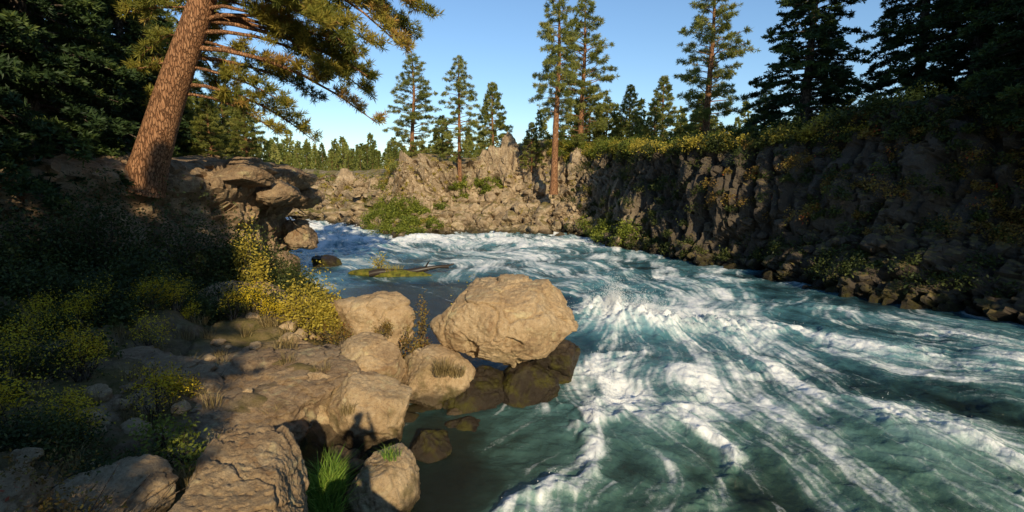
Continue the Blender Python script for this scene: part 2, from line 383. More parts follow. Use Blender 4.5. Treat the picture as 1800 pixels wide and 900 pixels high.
def rock_obj(name, c, s, seed, mat=M_rock, **k):
    p, f = rock(c, s, seed, **k); mb = MB(); mb.add(p-np.array(c), f); o = obj(name, mb.mesh(name, [mat], True)); o.location = c; return o
B = 'boulder'
rock_obj('balanced_boulder', (-.15, 12.3, 1.68), (1.72, 1.4, 1.04), 21, sub=7, ncut=9, cut=(.72, .92), rz=.1, tilt=-.05, flat_top=.84, rough=1.2)
rock_obj(B, (-3.7, 13.1, 1.35), (1.2, .95, .95), 5, sub=6)
rock_obj(B, (-3.35, 11.2, .85), (1.0, .8, .75), 8, sub=6)
rock_obj(B, (-3.85, 9.6, .75), (.62, .6, .6), 12, sub=6)
rock_obj(B, (-2.75, 9.35, .55), (.95, .75, .85), 15, sub=6, cut=(.7, .9))
rock_obj(B, (-1.9, 11.4, .45), (1.05, .9, .78), 33, sub=6)
rock_obj(B, (-.75, 11.5, -.05), (.95, .9, .72), 41, sub=6, mat=M_wet)
rock_obj(B, (.45, 11.65, 0), (.8, .9, .75), 44, sub=6, mat=M_wet)
rock_obj(B, (1.15, 12.9, .2), (.75, .9, .85), 46, sub=6, mat=M_wet)
rock_obj(B, (-1.55, 9.0, .1), (.46, .45, .36), 52, sub=5, mat=M_wet)
rock_obj(B, (-.95, 10.1, -.15), (.5, .45, .36), 53, sub=5, mat=M_wet)
rock_obj(B, (-1.95, 7.2, .4), (.56, .78, .72), 57, sub=6)
rock_obj(B, (-2.68, 4.6, 1.5), (.84, 1.2, 1.0), 61, sub=7, flat_top=.74, cut=(.7, .92), rz=.2, rough=1.2)
rock_obj(B, (-4.5, 5.3, 1.45), (.75, .65, .45), 66, sub=6)
rock_obj(B, (-5.1, 4.3, 1.8), (.8, .7, .5), 67, sub=6)
rock_obj('rock_ledge', (-5.2, 9.9, .72), (2.1, 2.5, .85), 71, mat=M_ledge, sub=7, flat_top=.6, cut=(.75, .95), rz=.3, rough=2.)
rock_obj('rock_ledge', (-7.4, 8.6, 1.05), (1.9, 1.7, .9), 74, mat=M_ledge, sub=6, flat_top=.6, cut=(.75, .95), rough=1.8)
rock_obj(B, (-11.3, 30.5, .1), (.95, .7, .6), 81, sub=5, mat=M_wet)
rock_obj(B, (-8.3, 15.3, 1.2), (1.4, 1.0, .9), 83, mat=M_ledge, sub=5)
mb = MB(); rs = R(15); k = 0
while k < 90:
    x, y = rs.uniform(-7, -1.2), rs.uniform(5, 14.2); z = gh(x, y)[0]
    if z < -.1: continue
    s = rs.uniform(.06, .26); p, f = rock((x, y, z+s*.2), (s*1.2, s, s*.8), 3000+k, sub=4, rz=rs.rand()*6); mb.add(p, f); k += 1
obj('cobbles', mb.mesh('cobbles', [M_rock], True))
mb = MB(); rs = R(5)
for i in range(46):
    k = rs.randint(0, len(CL)-6)+4 if i % 3 else 5+rs.randint(0, 5)
    k = min(k, len(CL)-3); t = rs.rand(); c = CL[k]*(1-t)+CL[k+1]*t
    off = 1.3+rs.rand()*2.0; s = rs.uniform(.3, .8)
    p, f = rock((c[0]+c[2]*off, c[1]+c[3]*off, c[4]+rs.rand()*.12), (s*1.4, s*1.2, s*.5), 100+i, sub=5, rz=rs.rand()*6)
    mb.add(p, f)
for (x, y, z, a, bb, cc, sd) in [(-11.2, 25.4, 5.2, 1.5, 1.5, .6, 1), (-10.9, 23.7, 4.5, 1.2, 1.4, .55, 2), (-11.0, 26.9, 4.2, 1.1, 1.2, .6, 3), (-11.5, 22, 5.2, 1.4, 1.4, .5, 4), (-11.3, 27.3, 2.2, .9, 1.1, .9, 5), (-11, 24.6, 1.0, .8, .9, .7, 6), (-12.3, 24, 5.6, 1.5, 1.3, .5, 7)]:
    p, f = rock((x, y, z), (a, bb, cc), 300+sd, sub=6, rough=1.5); mb.add(p, f)
obj('rim_rocks', mb.mesh('rim_rocks', [M_rim], True))
mb = MB(); rs = R(9); cand = PR[:, 4:70].reshape(-1, 3)
sel = cand[(cand[:, 1] > 42) & (cand[:, 0] > -14) & (cand[:, 0] < 7) & (cand[:, 2] < 5.5)]
for i in range(480):
    c = sel[rs.randint(len(sel))]
    s = rs.uniform(.2, .95)**1.3*(1.15 if -6 < c[0] < 5 else .6)
    p, f = rock(c, (s, s*.9, s*.8), 400+i, sub=3, ncut=9, cut=(.4, .75), rz=rs.rand()*6); mb.add(p, f)
sel = cand[(cand[:, 0] < -14) & (cand[:, 0] > -50) & (cand[:, 2] > .5)]
for i in range(260):
    c = sel[rs.randint(len(sel))]; s = rs.uniform(.3, 1.2)**1.2
    p, f = rock(c, (s*1.3, s, s*.7), 2400+i, sub=3, ncut=9, cut=(.4, .75), rz=rs.rand()*6); mb.add(p, f)
sel = cand[(cand[:, 1] > 12) & (cand[:, 0] > 7) & (cand[:, 2] < 3)]
for i in range(240):
    c = sel[rs.randint(len(sel))]; s = rs.uniform(.15, .5)
    p, f = rock(c, (s, s*.9, s*.8), 1000+i, sub=3, ncut=9, cut=(.4, .75), rz=rs.rand()*6); mb.add(p, f)
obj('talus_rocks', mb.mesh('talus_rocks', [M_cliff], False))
mb = MB()
for (x, y, z, a, bb, cc, sd) in [(-11.3, 57.5, 5.3, 1.2, 1.8, 3.8, 1), (-9.3, 58, 5.6, 1.6, 2, 3.2, 2), (-2.2, 60, 6.9, 1.6, 2, 3.1, 3), (-.2, 60, 7.2, 1.9, 2.2, 3.3, 4), (2.2, 59.5, 6.7, 1.8, 2.0, 3.5, 5), (4, 59, 6, 1.6, 2, 3.0, 14), (7.2, 55, 6.9, 1.9, 2, 2.8, 6), (9.6, 51.5, 6.4, 1.6, 2, 2.4, 7), (-7, 60.5, 5.2, 1.4, 2, 2.2, 8), (-4.8, 58, 4.6, 1.3, 1.6, 1.8, 9), (-13, 57, 4.2, 1.2, 1.5, 2.4, 11), (-18, 64, 4.4, 2.2, 1.6, 1.6, 12), (-23, 71, 4.6, 2.6, 1.6, 1.8, 13)]:
    p, f = rock((x, y, z), (a, bb, cc), 500+sd, sub=6, ncut=18, cut=(.4, .8), rz=sd*1.3, rough=1.2, col=.6, tilt=((sd*37) % 7-3)*.07)
    mb.add(p, f)
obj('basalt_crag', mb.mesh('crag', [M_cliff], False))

# ------------------------------------------------------------------ water
ys = np.concatenate([np.linspace(-22, 4.8, 50), 5*(24.**(np.linspace(0, 1, 860)))])
nr = len(ys); ncol = 820
left = np.where(ys < 5, -6, -2.5-.66*ys); dense = np.clip(1.12*ys+1.5, 8, np.maximum(24-.34*ys, 9)+2); right = np.maximum(dense+.5, np.where(ys < 12, 31, dense+.5))
u = np.linspace(0, 1, ncol-30)
WX = np.concatenate([left[:, None]+(dense-left)[:, None]*u[None], dense[:, None]+(right-dense)[:, None]*np.linspace(0, 1, 31)[None, 1:]], 1)
WY = np.repeat(ys[:, None], WX.shape[1], 1); nc = WX.shape[1]
wx, wy = WX.ravel(), WY.ravel()
def blur(a, s):
    n = a.shape[0]; fr = np.fft.fftfreq(n); k = np.exp(-2*(math.pi*s)**2*(fr[:, None]**2+fr[None]**2))
    a = np.real(np.fft.ifft2(np.fft.fft2(a)*k)); return (a-a.mean())/a.std()
TS = 2048
Tf = blur(R(1).randn(TS, TS), 1.1); Tc = blur(R(2).randn(TS, TS), 2.0)
Ps = blur(R(3).randn(TS, TS), 16)
cell_f, cell_c, cell_p = .026, .085, .06
def look(T, x, y, cell):
    return T[(np.floor(x/cell).astype(np.int64)) % TS, (np.floor(y/cell).astype(np.int64)) % TS]
dPx = np.gradient(Ps, axis=0); dPy = np.gradient(Ps, axis=1)
dPx /= dPx.std(); dPy /= dPy.std()
def vel(x, y, turb):
    rx, ry = x-4.6, y-20.5; r = np.sqrt(rx*rx+ry*ry)+.01; rx, ry = rx/r, ry/r
    w = sstep(6, 14, x)
    nx_, ny_ = rx*(1-w)+.42*w, ry*(1-w)-.9*w
    fx, fy = 6-x, 15-y; fr_ = np.sqrt(fx*fx+fy*fy)+.01; fx, fy = fx/fr_, fy/fr_
    b_ = sstep(15.5, 22, y)
    vx, vy = nx_*(1-b_)+fx*b_, ny_*(1-b_)+fy*b_
    n = np.sqrt(vx*vx+vy*vy)+1e-3; vx, vy = vx/n, vy/n
    cx = look(dPy, x, y, cell_p); cy = -look(dPx, x, y, cell_p)
    cx2 = look(dPy, x+31, y+17, cell_p*2.3); cy2 = -look(dPx, x+31, y+17, cell_p*2.3)
    vx, vy = vx+turb*(cx*.45+cx2*.65), vy+turb*(cy*.45+cy2*.65)
    n = np.sqrt(vx*vx+vy*vy)+1e-3
    return vx/n, vy/n
def lic(T, cell, step, n, turb):
    acc = look(T, wx, wy, cell).copy(); tot = 1
    for sg in (1, -1):
        x, y = wx.copy(), wy.copy()
        for i in range(n):
            a, b2 = vel(x, y, turb); x += sg*a*step; y += sg*b2*step
            acc += look(T, x, y, cell); tot += 1
    acc = acc/math.sqrt(tot); return acc/acc.std()
Lf = lic(Tf, cell_f, .034, 15, .5); Lc = lic(Tc, cell_c, .11, 13, .45); Lb = lic(Tc.T, cell_c*3.0, .3, 10, .35)
def blob(cx, cy, sx, sy, ang=0):
    c, s = math.cos(ang), math.sin(ang); dx, dy = wx-cx, wy-cy
    a = dx*c+dy*s; b_ = -dx*s+dy*c
    return np.exp(-(a/sx)**2-(b_/sy)**2)
def seg(x0, y0, x1, y1, w):
    dx, dy = x1-x0, y1-y0; t = np.clip(((wx-x0)*dx+(wy-y0)*dy)/(dx*dx+dy*dy), 0, 1)
    return np.exp(-((wx-x0-t*dx)**2+(wy-y0-t*dy)**2)/(w*w))
q0 = np.stack([wx, wy, 0*wx], 1)
wobx = fbm(q0*.45, 4, .55)*.8; woby = fbm(q0*.45+50, 4, .55)*.8
wx = wx+wobx; wy = wy+woby
rapid = .10+.58*sstep(28, 44, wy)+.95*blob(-10, 44, 9, 3.5, .3)+1.0*blob(-22, 58, 12, 8, .9)
rapid += .6*blob(5, 42, 6, 3)+.35*blob(8, 26, 6, 7)
rapid += 1.7*blob(3.4, 18.3, 2.0, 1.7)+.85*blob(5.8, 17.4, 2.6, 1.2, -.3)+.4*blob(3.5, 22, 2.2, 3)
rapid += 1.3*seg(3.0, 14.2, 2.0, 10.2, .4)+1.3*seg(2.0, 10.4, .35, 7.2, .34)+.8*seg(4.5, 13, 3.6, 7, .45)+.7*seg(5.2, 16, 9, 9, .6)+.6*seg(2.2, 12.8, 4, 9, .45)
rapid += .12*blob(6, 8, 5, 4)+.25*blob(13, 14, 4, 6)+.55*seg(6, 20, 13, 13, .6)+.3*blob(2.4, 13, 2.2, 3)+.4*seg(9, 24, 15, 16, .5)
calm = blob(-1.6, 8.3, 1.6, 2.4)*1.15+blob(-5, 21, 4.2, 4.0)*1.05+.4*blob(17, 21, 2.5, 8, .4)+.4*blob(12.5, 33, 1.6, 9, .4)+.9*blob(-2, 16, 2.8, 2.)
wx = WX.ravel(); wy = WY.ravel()
inten = np.clip(rapid, 0, 1.6)-calm
act = np.clip(.42+inten*.6, .10, 1.2)
h1 = fbm(q0*np.array([.33, .38, 1])+3, 3, .5); h2 = fbm(q0*np.array([1.0, 1.1, 1])+8+np.stack([wobx, woby, 0*wx], 1)*.8, 3, .45, True); h3 = fbm(q0*3.0, 4, .6)
hz = act*(.24*h1+.075*h2+.045*h3+.014*Lb+.006*Lc)+.003*Lf*np.clip(act, .2, 1)
sx_, sy_ = wx+wobx*.7, wy+woby*.7
def blob2(cx, cy, a, b_): return np.exp(-((sx_-cx)/a)**2-((sy_-cy)/b_)**2)
sw = blob2(3.2, 18.0, 1.6, .9)
hz += .48*sw-.2*blob2(3.6, 20.2, 2.2, 1.0)+.24*blob2(6.2, 17, 2.6, .8)+np.clip(sw+.6*blob2(6.2, 17, 2.6, .9), 0, 1)*np.abs(fbm(q0*2.6+5, 4, .6))*.42
fade = sstep(-23, -5, wy)
big = fbm(q0*.3+70, 4, .6)
mid_ = fbm(q0*1.3+20+np.stack([wobx, woby, 0*wx], 1), 4, .6)
foam = -.58+.92*inten+.28*Lb+.38*Lc+.30*Lf+.16*(h2-.6)*act+.42*big+.16*mid_
foam = foam*.5+.5
cm = sstep(.35, .85, calm); foam = foam*(1-cm)+cm*np.minimum(foam, .42+.20*Lf+.1*mid_)
aer = np.clip(.42+.28*inten+.08*Lb+.24*h1+.26*big+.12*mid_+.06*Lc, 0, 1)*(1-.75*cm)
m, nt = newmat('river_water')
fa = nt.nodes.new('ShaderNodeAttribute'); fa.attribute_name = 'foam'; aa = nt.nodes.new('ShaderNodeAttribute'); aa.attribute_name = 'aerated'
g = nt.nodes.new('ShaderNodeNewGeometry'); P = g.outputs['Position']
sepw = nt.nodes.new('ShaderNodeSeparateXYZ'); nt.links.new(P, sepw.inputs[0])
nf = noise(nt, P, 6, 10, .78, 1.5); nf2 = noise(nt, P, 34, 5, .75, .6)
f = mth(nt, 'ADD', fa.outputs['Fac'], mth(nt, 'MULTIPLY', mth(nt, 'SUBTRACT', nf, .5), 1.0))
f = mth(nt, 'ADD', f, mth(nt, 'MULTIPLY', mth(nt, 'SUBTRACT', nf2, .5), .55))
F = mrange(nt, f, .26, 1.18)
near = mrange(nt, sepw.outputs[1], 7., 16.)
b1 = ramp(nt, aa.outputs['Fac'], [(0, (.012, .018, .011)), (.2, (.026, .050, .034)), (.5, (.085, .17, .13)), (.8, (.18, .30, .26)), (1, (.30, .42, .38))])
b2 = ramp(nt, aa.outputs['Fac'], [(0, (.008, .016, .019)), (.2, (.02, .058, .070)), (.5, (.065, .17, .195)), (.8, (.14, .30, .33)), (1, (.26, .42, .45))])
base = mixc(nt, near, b1, b2)
c = mixc(nt, F, base, (.90, .91, .88))
ro = mrange(nt, F, 0., .5, .16, .85)
bh = mth(nt, 'ADD', mth(nt, 'MULTIPLY', noise(nt, P, 6, 9, .72, .8), 1.), mth(nt, 'MULTIPLY', nf2, .4))
finish(nt, c, ro, bh, .7, .06, .4)
wv = np.stack([wx, wy, hz*fade], 1)
obj('river_water', raw_mesh('river', wv, np.zeros((0, 3), np.int64), grid_faces(nr, nc)[:, ::-1], None, [m], True, {'foam': foam, 'aerated': aer}))
rs = R(31); mb = MB()
wgt = np.clip(foam-.85, 0, 1)**1.5*(wy > 6.5)*(wy < 24)*(wx < 14); wgt *= (.15+5*blob(3.4, 18.2, 2.6, 1.6)+1.2*seg(3, 14, .4, 7.2, .5)); wgt *= np.repeat(ys, nc)**2*.01
idx = rs.choice(len(wx), 12000, p=wgt/wgt.sum())
c0 = np.stack([wx, wy, hz], 1)[idx]; up_ = rs.exponential(.08, len(idx))*(1+1.8*np.exp(-((c0[:, 0]-3.4)/2.4)**2-((c0[:, 1]-18.2)/1.6)**2))
c0 = c0+np.stack([rs.randn(len(idx))*.08, rs.randn(len(idx))*.08, up_], 1); sr = rs.uniform(.004, .012, len(idx))
oct_ = np.array([(1, 0, 0), (-1, 0, 0), (0, 1, 0), (0, -1, 0), (0, 0, 1.3), (0, 0, -1.3)]); of = np.array([(0, 2, 4), (2, 1, 4), (1, 3, 4), (3, 0, 4), (2, 0, 5), (1, 2, 5), (3, 1, 5), (0, 3, 5)])
mb.add((c0[:, None]+oct_[None]*sr[:, None, None]).reshape(-1, 3), (of[None]+np.arange(len(idx))[:, None, None]*6).reshape(-1, 3))
ms_, nt = newmat('spray'); finish(nt, (.82, .84, .84), .5)
obj('water_spray', mb.mesh('spray', [ms_], True))

# ------------------------------------------------------------------ trees
def conifer(name, H, r, bf, W, nbr, seed, rise=.25, droop=.2, tl=.3, dens=1., k=9, w=.02, trunk=None, bias=None, prof='pine', flat=1., mats=None, twigs=True, tips=.35, clear=None, extra=()):
    rs = R(seed); mb = MB()
    if trunk is None:
        a = rs.randn(2)*.02*H; trunk = [(0, 0, -.6), (a[0]*.3, a[1]*.3, H*.33), (a[0], a[1], H*.66), (a[0]*.7, a[1]*.7, H)]
    tp = np.array(trunk, float); tt = np.linspace(0, 1, len(tp)); s = np.linspace(0, 1, 16)
    path = np.stack([np.interp(s, tt, tp[:, i]) for i in range(3)], 1)
    for _ in range(2): path[1:-1] = .25*path[:-2]+.5*path[1:-1]+.25*path[2:]
    tube(mb, path, r*(1-s)**.75+.02+.25*r*np.exp(-s*25), 12, 0)
    C = []; Dv = []; T = []
    todo = []
    for i in range(nbr):
        t = ((i+rs.rand())/nbr)**.9; hs = bf+(1-bf)*t*.985
        if prof == 'pine': pf = (1-t)**.62*(.55+.45*min(1, t*4))*rs.uniform(.4, 1.15)
        elif prof == 'fir': pf = (1-t)**.85*rs.uniform(.7, 1.12)
        else: pf = (1-t*.75)*rs.uniform(.45, 1.1)
        az = i*2.399+rs.uniform(-.5, .5)
        L = W*pf+.15
        if bias: L *= 1+bias[1]*math.cos(az-bias[0])
        if clear and math.sin(az) < -.3 and hs < clear: continue
        todo.append((hs, az, L, rise+rs.uniform(-.12, .12)+.35*t, droop))
    todo += list(extra)
    for (hs, az, L, rr, dr) in todo:
        st = np.array([np.interp(hs, s, path[:, j]) for j in range(3)])
        d = np.array([math.cos(az), math.sin(az), 0]); lat = np.array([-d[1], d[0], 0])
        q = np.linspace(0, 1, 6); wig = rs.randn(2)*.06*L
        bp = st+d*L*q[:, None]+lat*(wig[0]*np.sin(q*3))[:, None]+np.array([0, 0, 1])*(L*(rr*q-dr*q*q)+wig[1]*np.sin(q*4)*.6)[:, None]
        tube(mb, bp, np.maximum(.012, (.016+.014*L)*(1-q*.85)), 5, 0)
        nt_ = max(3, int((3+L*3.2)*dens)); tb = np.clip(rs.normal(.5, .16), 0, 1)
        for j in range(nt_):
            sq = 1-rs.rand()**1.3*(1-tips); c0 = np.array([np.interp(sq, q, bp[:, a]) for a in range(3)])
            side = rs.choice([-1, 1]); tlw = (.12+.30*L*(1.15-sq))*rs.uniform(.4, 1.2)
            dv = d*.65+lat*side*rs.uniform(.3, 1)+np.array([0, 0, rs.uniform(-.25, .4)*flat]); dv /= np.linalg.norm(dv)
            e = c0+dv*tlw
            if twigs: tube(mb, np.stack([c0, (c0+e)/2+[0, 0, -.02], e]), [.012, .009, .005], 3, 0)
            nn = 2+int(tlw/tl*1.6); tv = np.clip(rs.normal(tb, .16), 0, 1)
            for z in range(nn):
                g_ = .35+.65*(z+1)/nn
                C.append(c0+dv*tlw*g_+rs.randn(3)*.05); Dv.append(dv+np.array([0, 0, .25*flat])); T.append(tv)
    C = np.array(C); Dv = np.array(Dv); Dv /= np.linalg.norm(Dv, axis=1)[:, None]
    needles(mb, C, Dv, np.full(len(C), tl), w, k, rs, .95, 1, np.array(T), flat)
    return mb.mesh(name, mats or [M_bark, M_pine], True)

pineA = conifer('pineA', 14, .24, .12, 3.3, 100, 1, tl=.34, k=12, w=.022, twigs=False, tips=.38)
pineB = conifer('pineB', 14, .22, .20, 3.0, 90, 2, tl=.34, k=12, w=.022, twigs=False, rise=.1, droop=.25, tips=.38)
pineC = conifer('pineC', 18, .34, .36, 3.4, 104, 3, tl=.36, k=12, w=.022, twigs=False, rise=.05, droop=.15, tips=.38)
pineD = conifer('pineD', 14, .24, .08, 3.5, 108, 13, tl=.34, k=12, w=.022, twigs=False, rise=.3, droop=.2, tips=.36)
pineS = conifer('pineS', 8, .13, .03, 2.3, 92, 4, tl=.27, k=11, w=.023, twigs=False, prof='fir', dens=1.25)
firA = conifer('firA', 15, .3, .03, 4.1, 190, 5, rise=-.02, droop=.22, tl=.28, dens=1.4, k=9, w=.034, prof='fir', flat=.35, mats=[M_barkd, M_fir], twigs=False, tips=.2)
firB = conifer('firB', 16, .32, .08, 4.4, 165, 6, rise=-.05, droop=.3, tl=.3, dens=1.3, k=9, w=.036, prof='fir', flat=.4, mats=[M_barkd, M_fir], twigs=False, tips=.2)
PT = 'ponderosa_pine'
def T(name, me, x, y, z, H, Hm, wsc=1., rz=0., tilt=(0, 0)):
    s = H/Hm; obj(name, me, (x, y, z), (tilt[0], tilt[1], rz), (s*wsc, s*wsc, s))
T(PT, pineA, -11.6, 60, 6.2, 13.0, 14, 1.2, .3)
T(PT, pineB, -5.8, 57.5, 5.0, 13.4, 14, 1.05, 1.9)
T(PT, pineS, -2.4, 66, 8.0, 9.2, 8, 1.1, 2)
T(PT, pineC, 4.2, 52, 4.4, 19.0, 18, 1.0, .6)
T(PT, pineD, 7.4, 57, 8.0, 16, 14, 1.15, 4)
T(PT, pineD, 16.6, 45, 8.0, 14, 14, 1.2, 2.7)
for (x, y, z, h, rz) in [(17.5, 61, 9, 8.0, 1), (13.0, 58, 9, 6.5, 2), (10.8, 60, 9, 5.6, 4), (21.5, 60, 9, 6.0, 5), (2.2, 58, 6.5, 5, 1.5), (15.2, 56, 9, 4.5, 3), (12, 52, 8.4, 3.6, 6), (9.2, 62, 9, 7, 2), (19, 52, 8.6, 4.5, 7), (24, 50, 9.2, 5, 8), (-8.5, 64, 7, 6, 1)]:
    T(PT, pineS, x, y, z, h, 8, 1.1, rz)
T('fir_tree', firA, 18.3, 33, 7.6, 14.5, 15, .95, .4)
T('fir_tree', firB, 25.3, 33, 8.6, 15.5, 16, .95, 1.4)
T('fir_tree', firB, 24.7, 28.5, 7.6, 15, 16, 1.0, 3)
T('fir_tree', firA, 29.5, 31, 8.6, 17, 15, 1., 5)
T('fir_tree', firA, 26.2, 25.0, 7.6, 15, 15, 1., 2)
T('fir_tree', firA, 22.5, 38, 8.6, 8, 15, 1.1, 3)
T('fir_tree', firB, 22.8, 22.2, 8.0, 15, 16, .85, 3.5)
# left side trees
T('fir_tree', firA, -15.9, 17.4, 5.4, 15, 15, .85, .8)
T('fir_tree', firB, -18.5, 19.5, 5.6, 15, 16, 1., 2)
T('fir_tree', firA, -22, 17, 5.6, 17, 15, 1, 3)
T('fir_tree', firB, -18, 24.5, 5.7, 12, 16, 1., 5)
T('fir_tree', firA, -23, 25, 5.7, 17, 15, 1.1, 4)
T('fir_tree', firB, -20.5, 29, 5.7, 13, 16, 1.1, 7)
T('fir_tree', firA, -15.6, 14.8, 5.0, 15.5, 15, .7, 9)
T(PT, pineB, -17.6, 25.5, 5.8, 15, 14, .9, 5)
T(PT, pineA, -22, 40, 6, 9, 14, 1.2, 1)
for (x, y, h, rz) in [(-19.2, 35, 5.5, 1), (-21.8, 33, 6.5, 2), (-16.0, 31.5, 4.2, 3), (-26, 36, 8, 3), (-18, 30, 5, 5), (-24, 31, 8, 7), (-20, 38, 5, 9), (-17.2, 27.5, 4.6, 2), (-15, 26, 3.4, 8)]:
    T(PT, pineS, x, y, 5.8, h, 8, 1.15, rz)
ex = [(.42, -.25, 6.3, .12, .42), (.5, .15, 6.0, .1, .45), (.46, -.55, 5.4, .05, .45), (.56, -.1, 6.2, .0, .42), (.6, .3, 5.6, .0, .4), (.38, .4, 5.6, .1, .45), (.64, -.4, 5.2, -.02, .4), (.35, .05, 5.0, .12, .4), (.52, -.75, 4.6, 0, .4),
      (.48, 0., 5.2, .22, .4), (.54, .5, 5.4, .12, .45), (.58, -.35, 5.8, .1, .48), (.44, .2, 4.4, .2, .55), (.66, .1, 5.8, -.05, .4), (.5, -.4, 4.2, .1, .6), (.4, -.05, 4.4, .0, .5), (.62, -.15, 4.6, .15, .5), (.7, 2.6, 4.0, 0, .4), (.6, 2.2, 4.2, 0, .4), (.5, 2.7, 4, .1, .4),
      (.46, -.1, 6.6, .18, .5), (.52, .3, 6.4, .15, .5), (.43, -.4, 6.0, .1, .5), (.38, .15, 5.8, .15, .5), (.57, -.05, 6.6, .12, .55)]
big_ = conifer('leaning_pine', 15, .56, .2, 4.6, 115, 44, rise=.08, droop=.42, tl=.27, dens=1.6, k=18, w=.014,
   trunk=[(-.25, 0, -.8), (1.0, 0, 2.4), (2.3, 0, 5.2), (3.6, .2, 8.4), (4.6, .3, 11.5), (5.1, .3, 14.5)], bias=(-.1, .4), prof='broad', mats=[M_bark, M_pineg], tips=.28, clear=.66, extra=ex)
obj(PT, big_, (-12.8, 18.2, 5.5))
# trees standing behind and beside the viewpoint (they throw the shade on the banks)
for i, (x, y, H) in enumerate([(-1.9, -9.5, 13.0), (-3.6, -8.5, 14.2), (-6.6, -8, 14.5), (-4.6, -12, 15), (-9.5, -9.5, 16), (-12.5, -7, 18), (-16, -8, 20), (-7.5, -13, 15.5), (-20, -6, 20), (-5.0, -5.5, 11), (-10.5, -4, 14), (-14, -2, 15), (-18, 1, 15)]):
    T('fir_tree', [firA, firB][i % 2], x, y, 3.6, H, 15, 1.05, i)
for i, (x, y, H) in enumerate([(22.8, 10.5, 16), (22.6, 14.5, 16), (24.5, 6, 17), (20.6, 16.6, 13), (26.5, 13, 18), (28, 9, 18), (26.5, 1, 17), (24.5, 18, 16), (29, -5, 18), (30, 17, 18)]):
    T('fir_tree', [firA, firB][i % 2], x, y, 7.4, H, 15, .95, i+.5)
mb = MB(); rs = R(77)
def small_tree(mb, x, y, z, H, rs):
    n = 80; t = rs.rand(n)**.8; az = rs.rand(n)*6.283; rr = H*.19*(1-t)**.8*rs.uniform(.5, 1, n)
    c = np.stack([x+np.cos(az)*rr, y+np.sin(az)*rr, z+H*(.08+.9*t)], 1); d = np.stack([np.cos(az), np.sin(az), .3+0*az], 1)
    needles(mb, c, d, np.full(n, H*.09), H*.02, 5, rs, .8, 1, np.clip(rs.normal(.35, .2)+rs.randn(n)*.1, 0, 1))
    tube(mb, [(x, y, z-1), (x, y, z+H)], [H*.012, .02], 4, 0)
for i in range(620):
    y = rs.uniform(105, 230); x = rs.uniform(-.75, .35)*y
    k = min(1, max(0, (y-75)/160)); small_tree(mb, x, y, 5.5+5.5*k*k*(3-2*k)-.5, rs.uniform(3.5, 9)*(1.0 if rs.rand() < .85 else 1.5), rs)
for i in range(60):
    x = rs.uniform(-45, -14); y = 88+(-x-16)*.4+rs.uniform(0, 25); small_tree(mb, x, y, 6.3, rs.uniform(2, 6), rs)
for i in range(90):
    y = rs.uniform(62, 100); x = rs.uniform(.05, .62)*y; small_tree(mb, x, y, 9, rs.uniform(3, 6), rs)
for i in range(70):
    y = rs.uniform(36, 60); x = rs.uniform(-1.0, -.62)*y; small_tree(mb, x, y, 5.8, rs.uniform(4, 9), rs)
obj('distant_forest', mb.mesh('forest', [M_bark, M_pine], True))

# ------------------------------------------------------------------ shrubs
def shrub(mb, c, rad, n, ls, rs, clumps=9, m=1, up=.4, stems=True, tb=.5):
    c = np.array(c, float); rad = np.array(rad, float)
    cc = rs.randn(clumps, 3); cc /= np.linalg.norm(cc, axis=1)[:, None]; cc *= rs.uniform(.3, 1, clumps)[:, None]**.6
    cc[:, 2] = np.abs(cc[:, 2])*.9+.1; cc = c+cc*rad
    if stems:
        for q in cc: tube(mb, np.stack([c-[0, 0, .1], (c+q)/2+rs.randn(3)*rad*.07, q]), [.02*rad[2]+.004, .012*rad[2]+.003, .004], 4, 0)
    ct = np.clip(rs.normal(tb, .2, clumps), 0, 1)
    i = rs.randint(0, clumps, n); p = cc[i]+rs.randn(n, 3)*rad*.24
    d = rs.randn(n, 3); d[:, 2] = np.abs(d[:, 2])*.7+up; d /= np.linalg.norm(d, axis=1)[:, None]
    a = np.cross(d, rs.randn(n, 3)); a /= np.linalg.norm(a, axis=1)[:, None]; b_ = np.cross(d, a)
    L = ls*rs.uniform(.6, 1.3, n)[:, None]
    v = np.stack([p-a*L, p+b_*L*.5, p+a*L, p-b_*L*.5], 1)
    mb.add(v.reshape(-1, 3), np.arange(n*4).reshape(-1, 4), m, np.repeat(np.clip(ct[i]+rs.uniform(-.2, .2, n), 0, 1), 4))
def grass(mb, c, r, n, h, rs, m=1, lean=.35):
    c = np.array(c, float); a = rs.rand(n)*6.283; rr = np.sqrt(rs.rand(n))*r
    b0 = c+np.stack([np.cos(a)*rr, np.sin(a)*rr, 0*a], 1); hh = h*rs.uniform(.5, 1.1, n)
    ld = rs.randn(n, 2)*lean; ld += np.stack([np.cos(a), np.sin(a)], 1)*(rr/r)[:, None]*lean
    mid = b0+np.stack([ld[:, 0]*hh*.3, ld[:, 1]*hh*.3, hh*.6], 1); tip = b0+np.stack([ld[:, 0]*hh, ld[:, 1]*hh, hh*.92], 1)
    s = rs.randn(n, 3); s[:, 2] = 0; s /= np.linalg.norm(s, axis=1)[:, None]; w = .005+.003*rs.rand(n)[:, None]; w = w*(h/.4)**.6
    v = np.stack([b0-s*w, b0+s*w, mid+s*w*.8, mid-s*w*.8, tip, tip+s*.001], 1)
    k = np.arange(n)[:, None]*6
    f = np.concatenate([k+[0, 1, 2, 3], k+[3, 2, 5, 4]])
    mb.add(v.reshape(-1, 3), f, m, np.repeat(np.clip(rs.normal(.5, .25, n), 0, 1), 6))

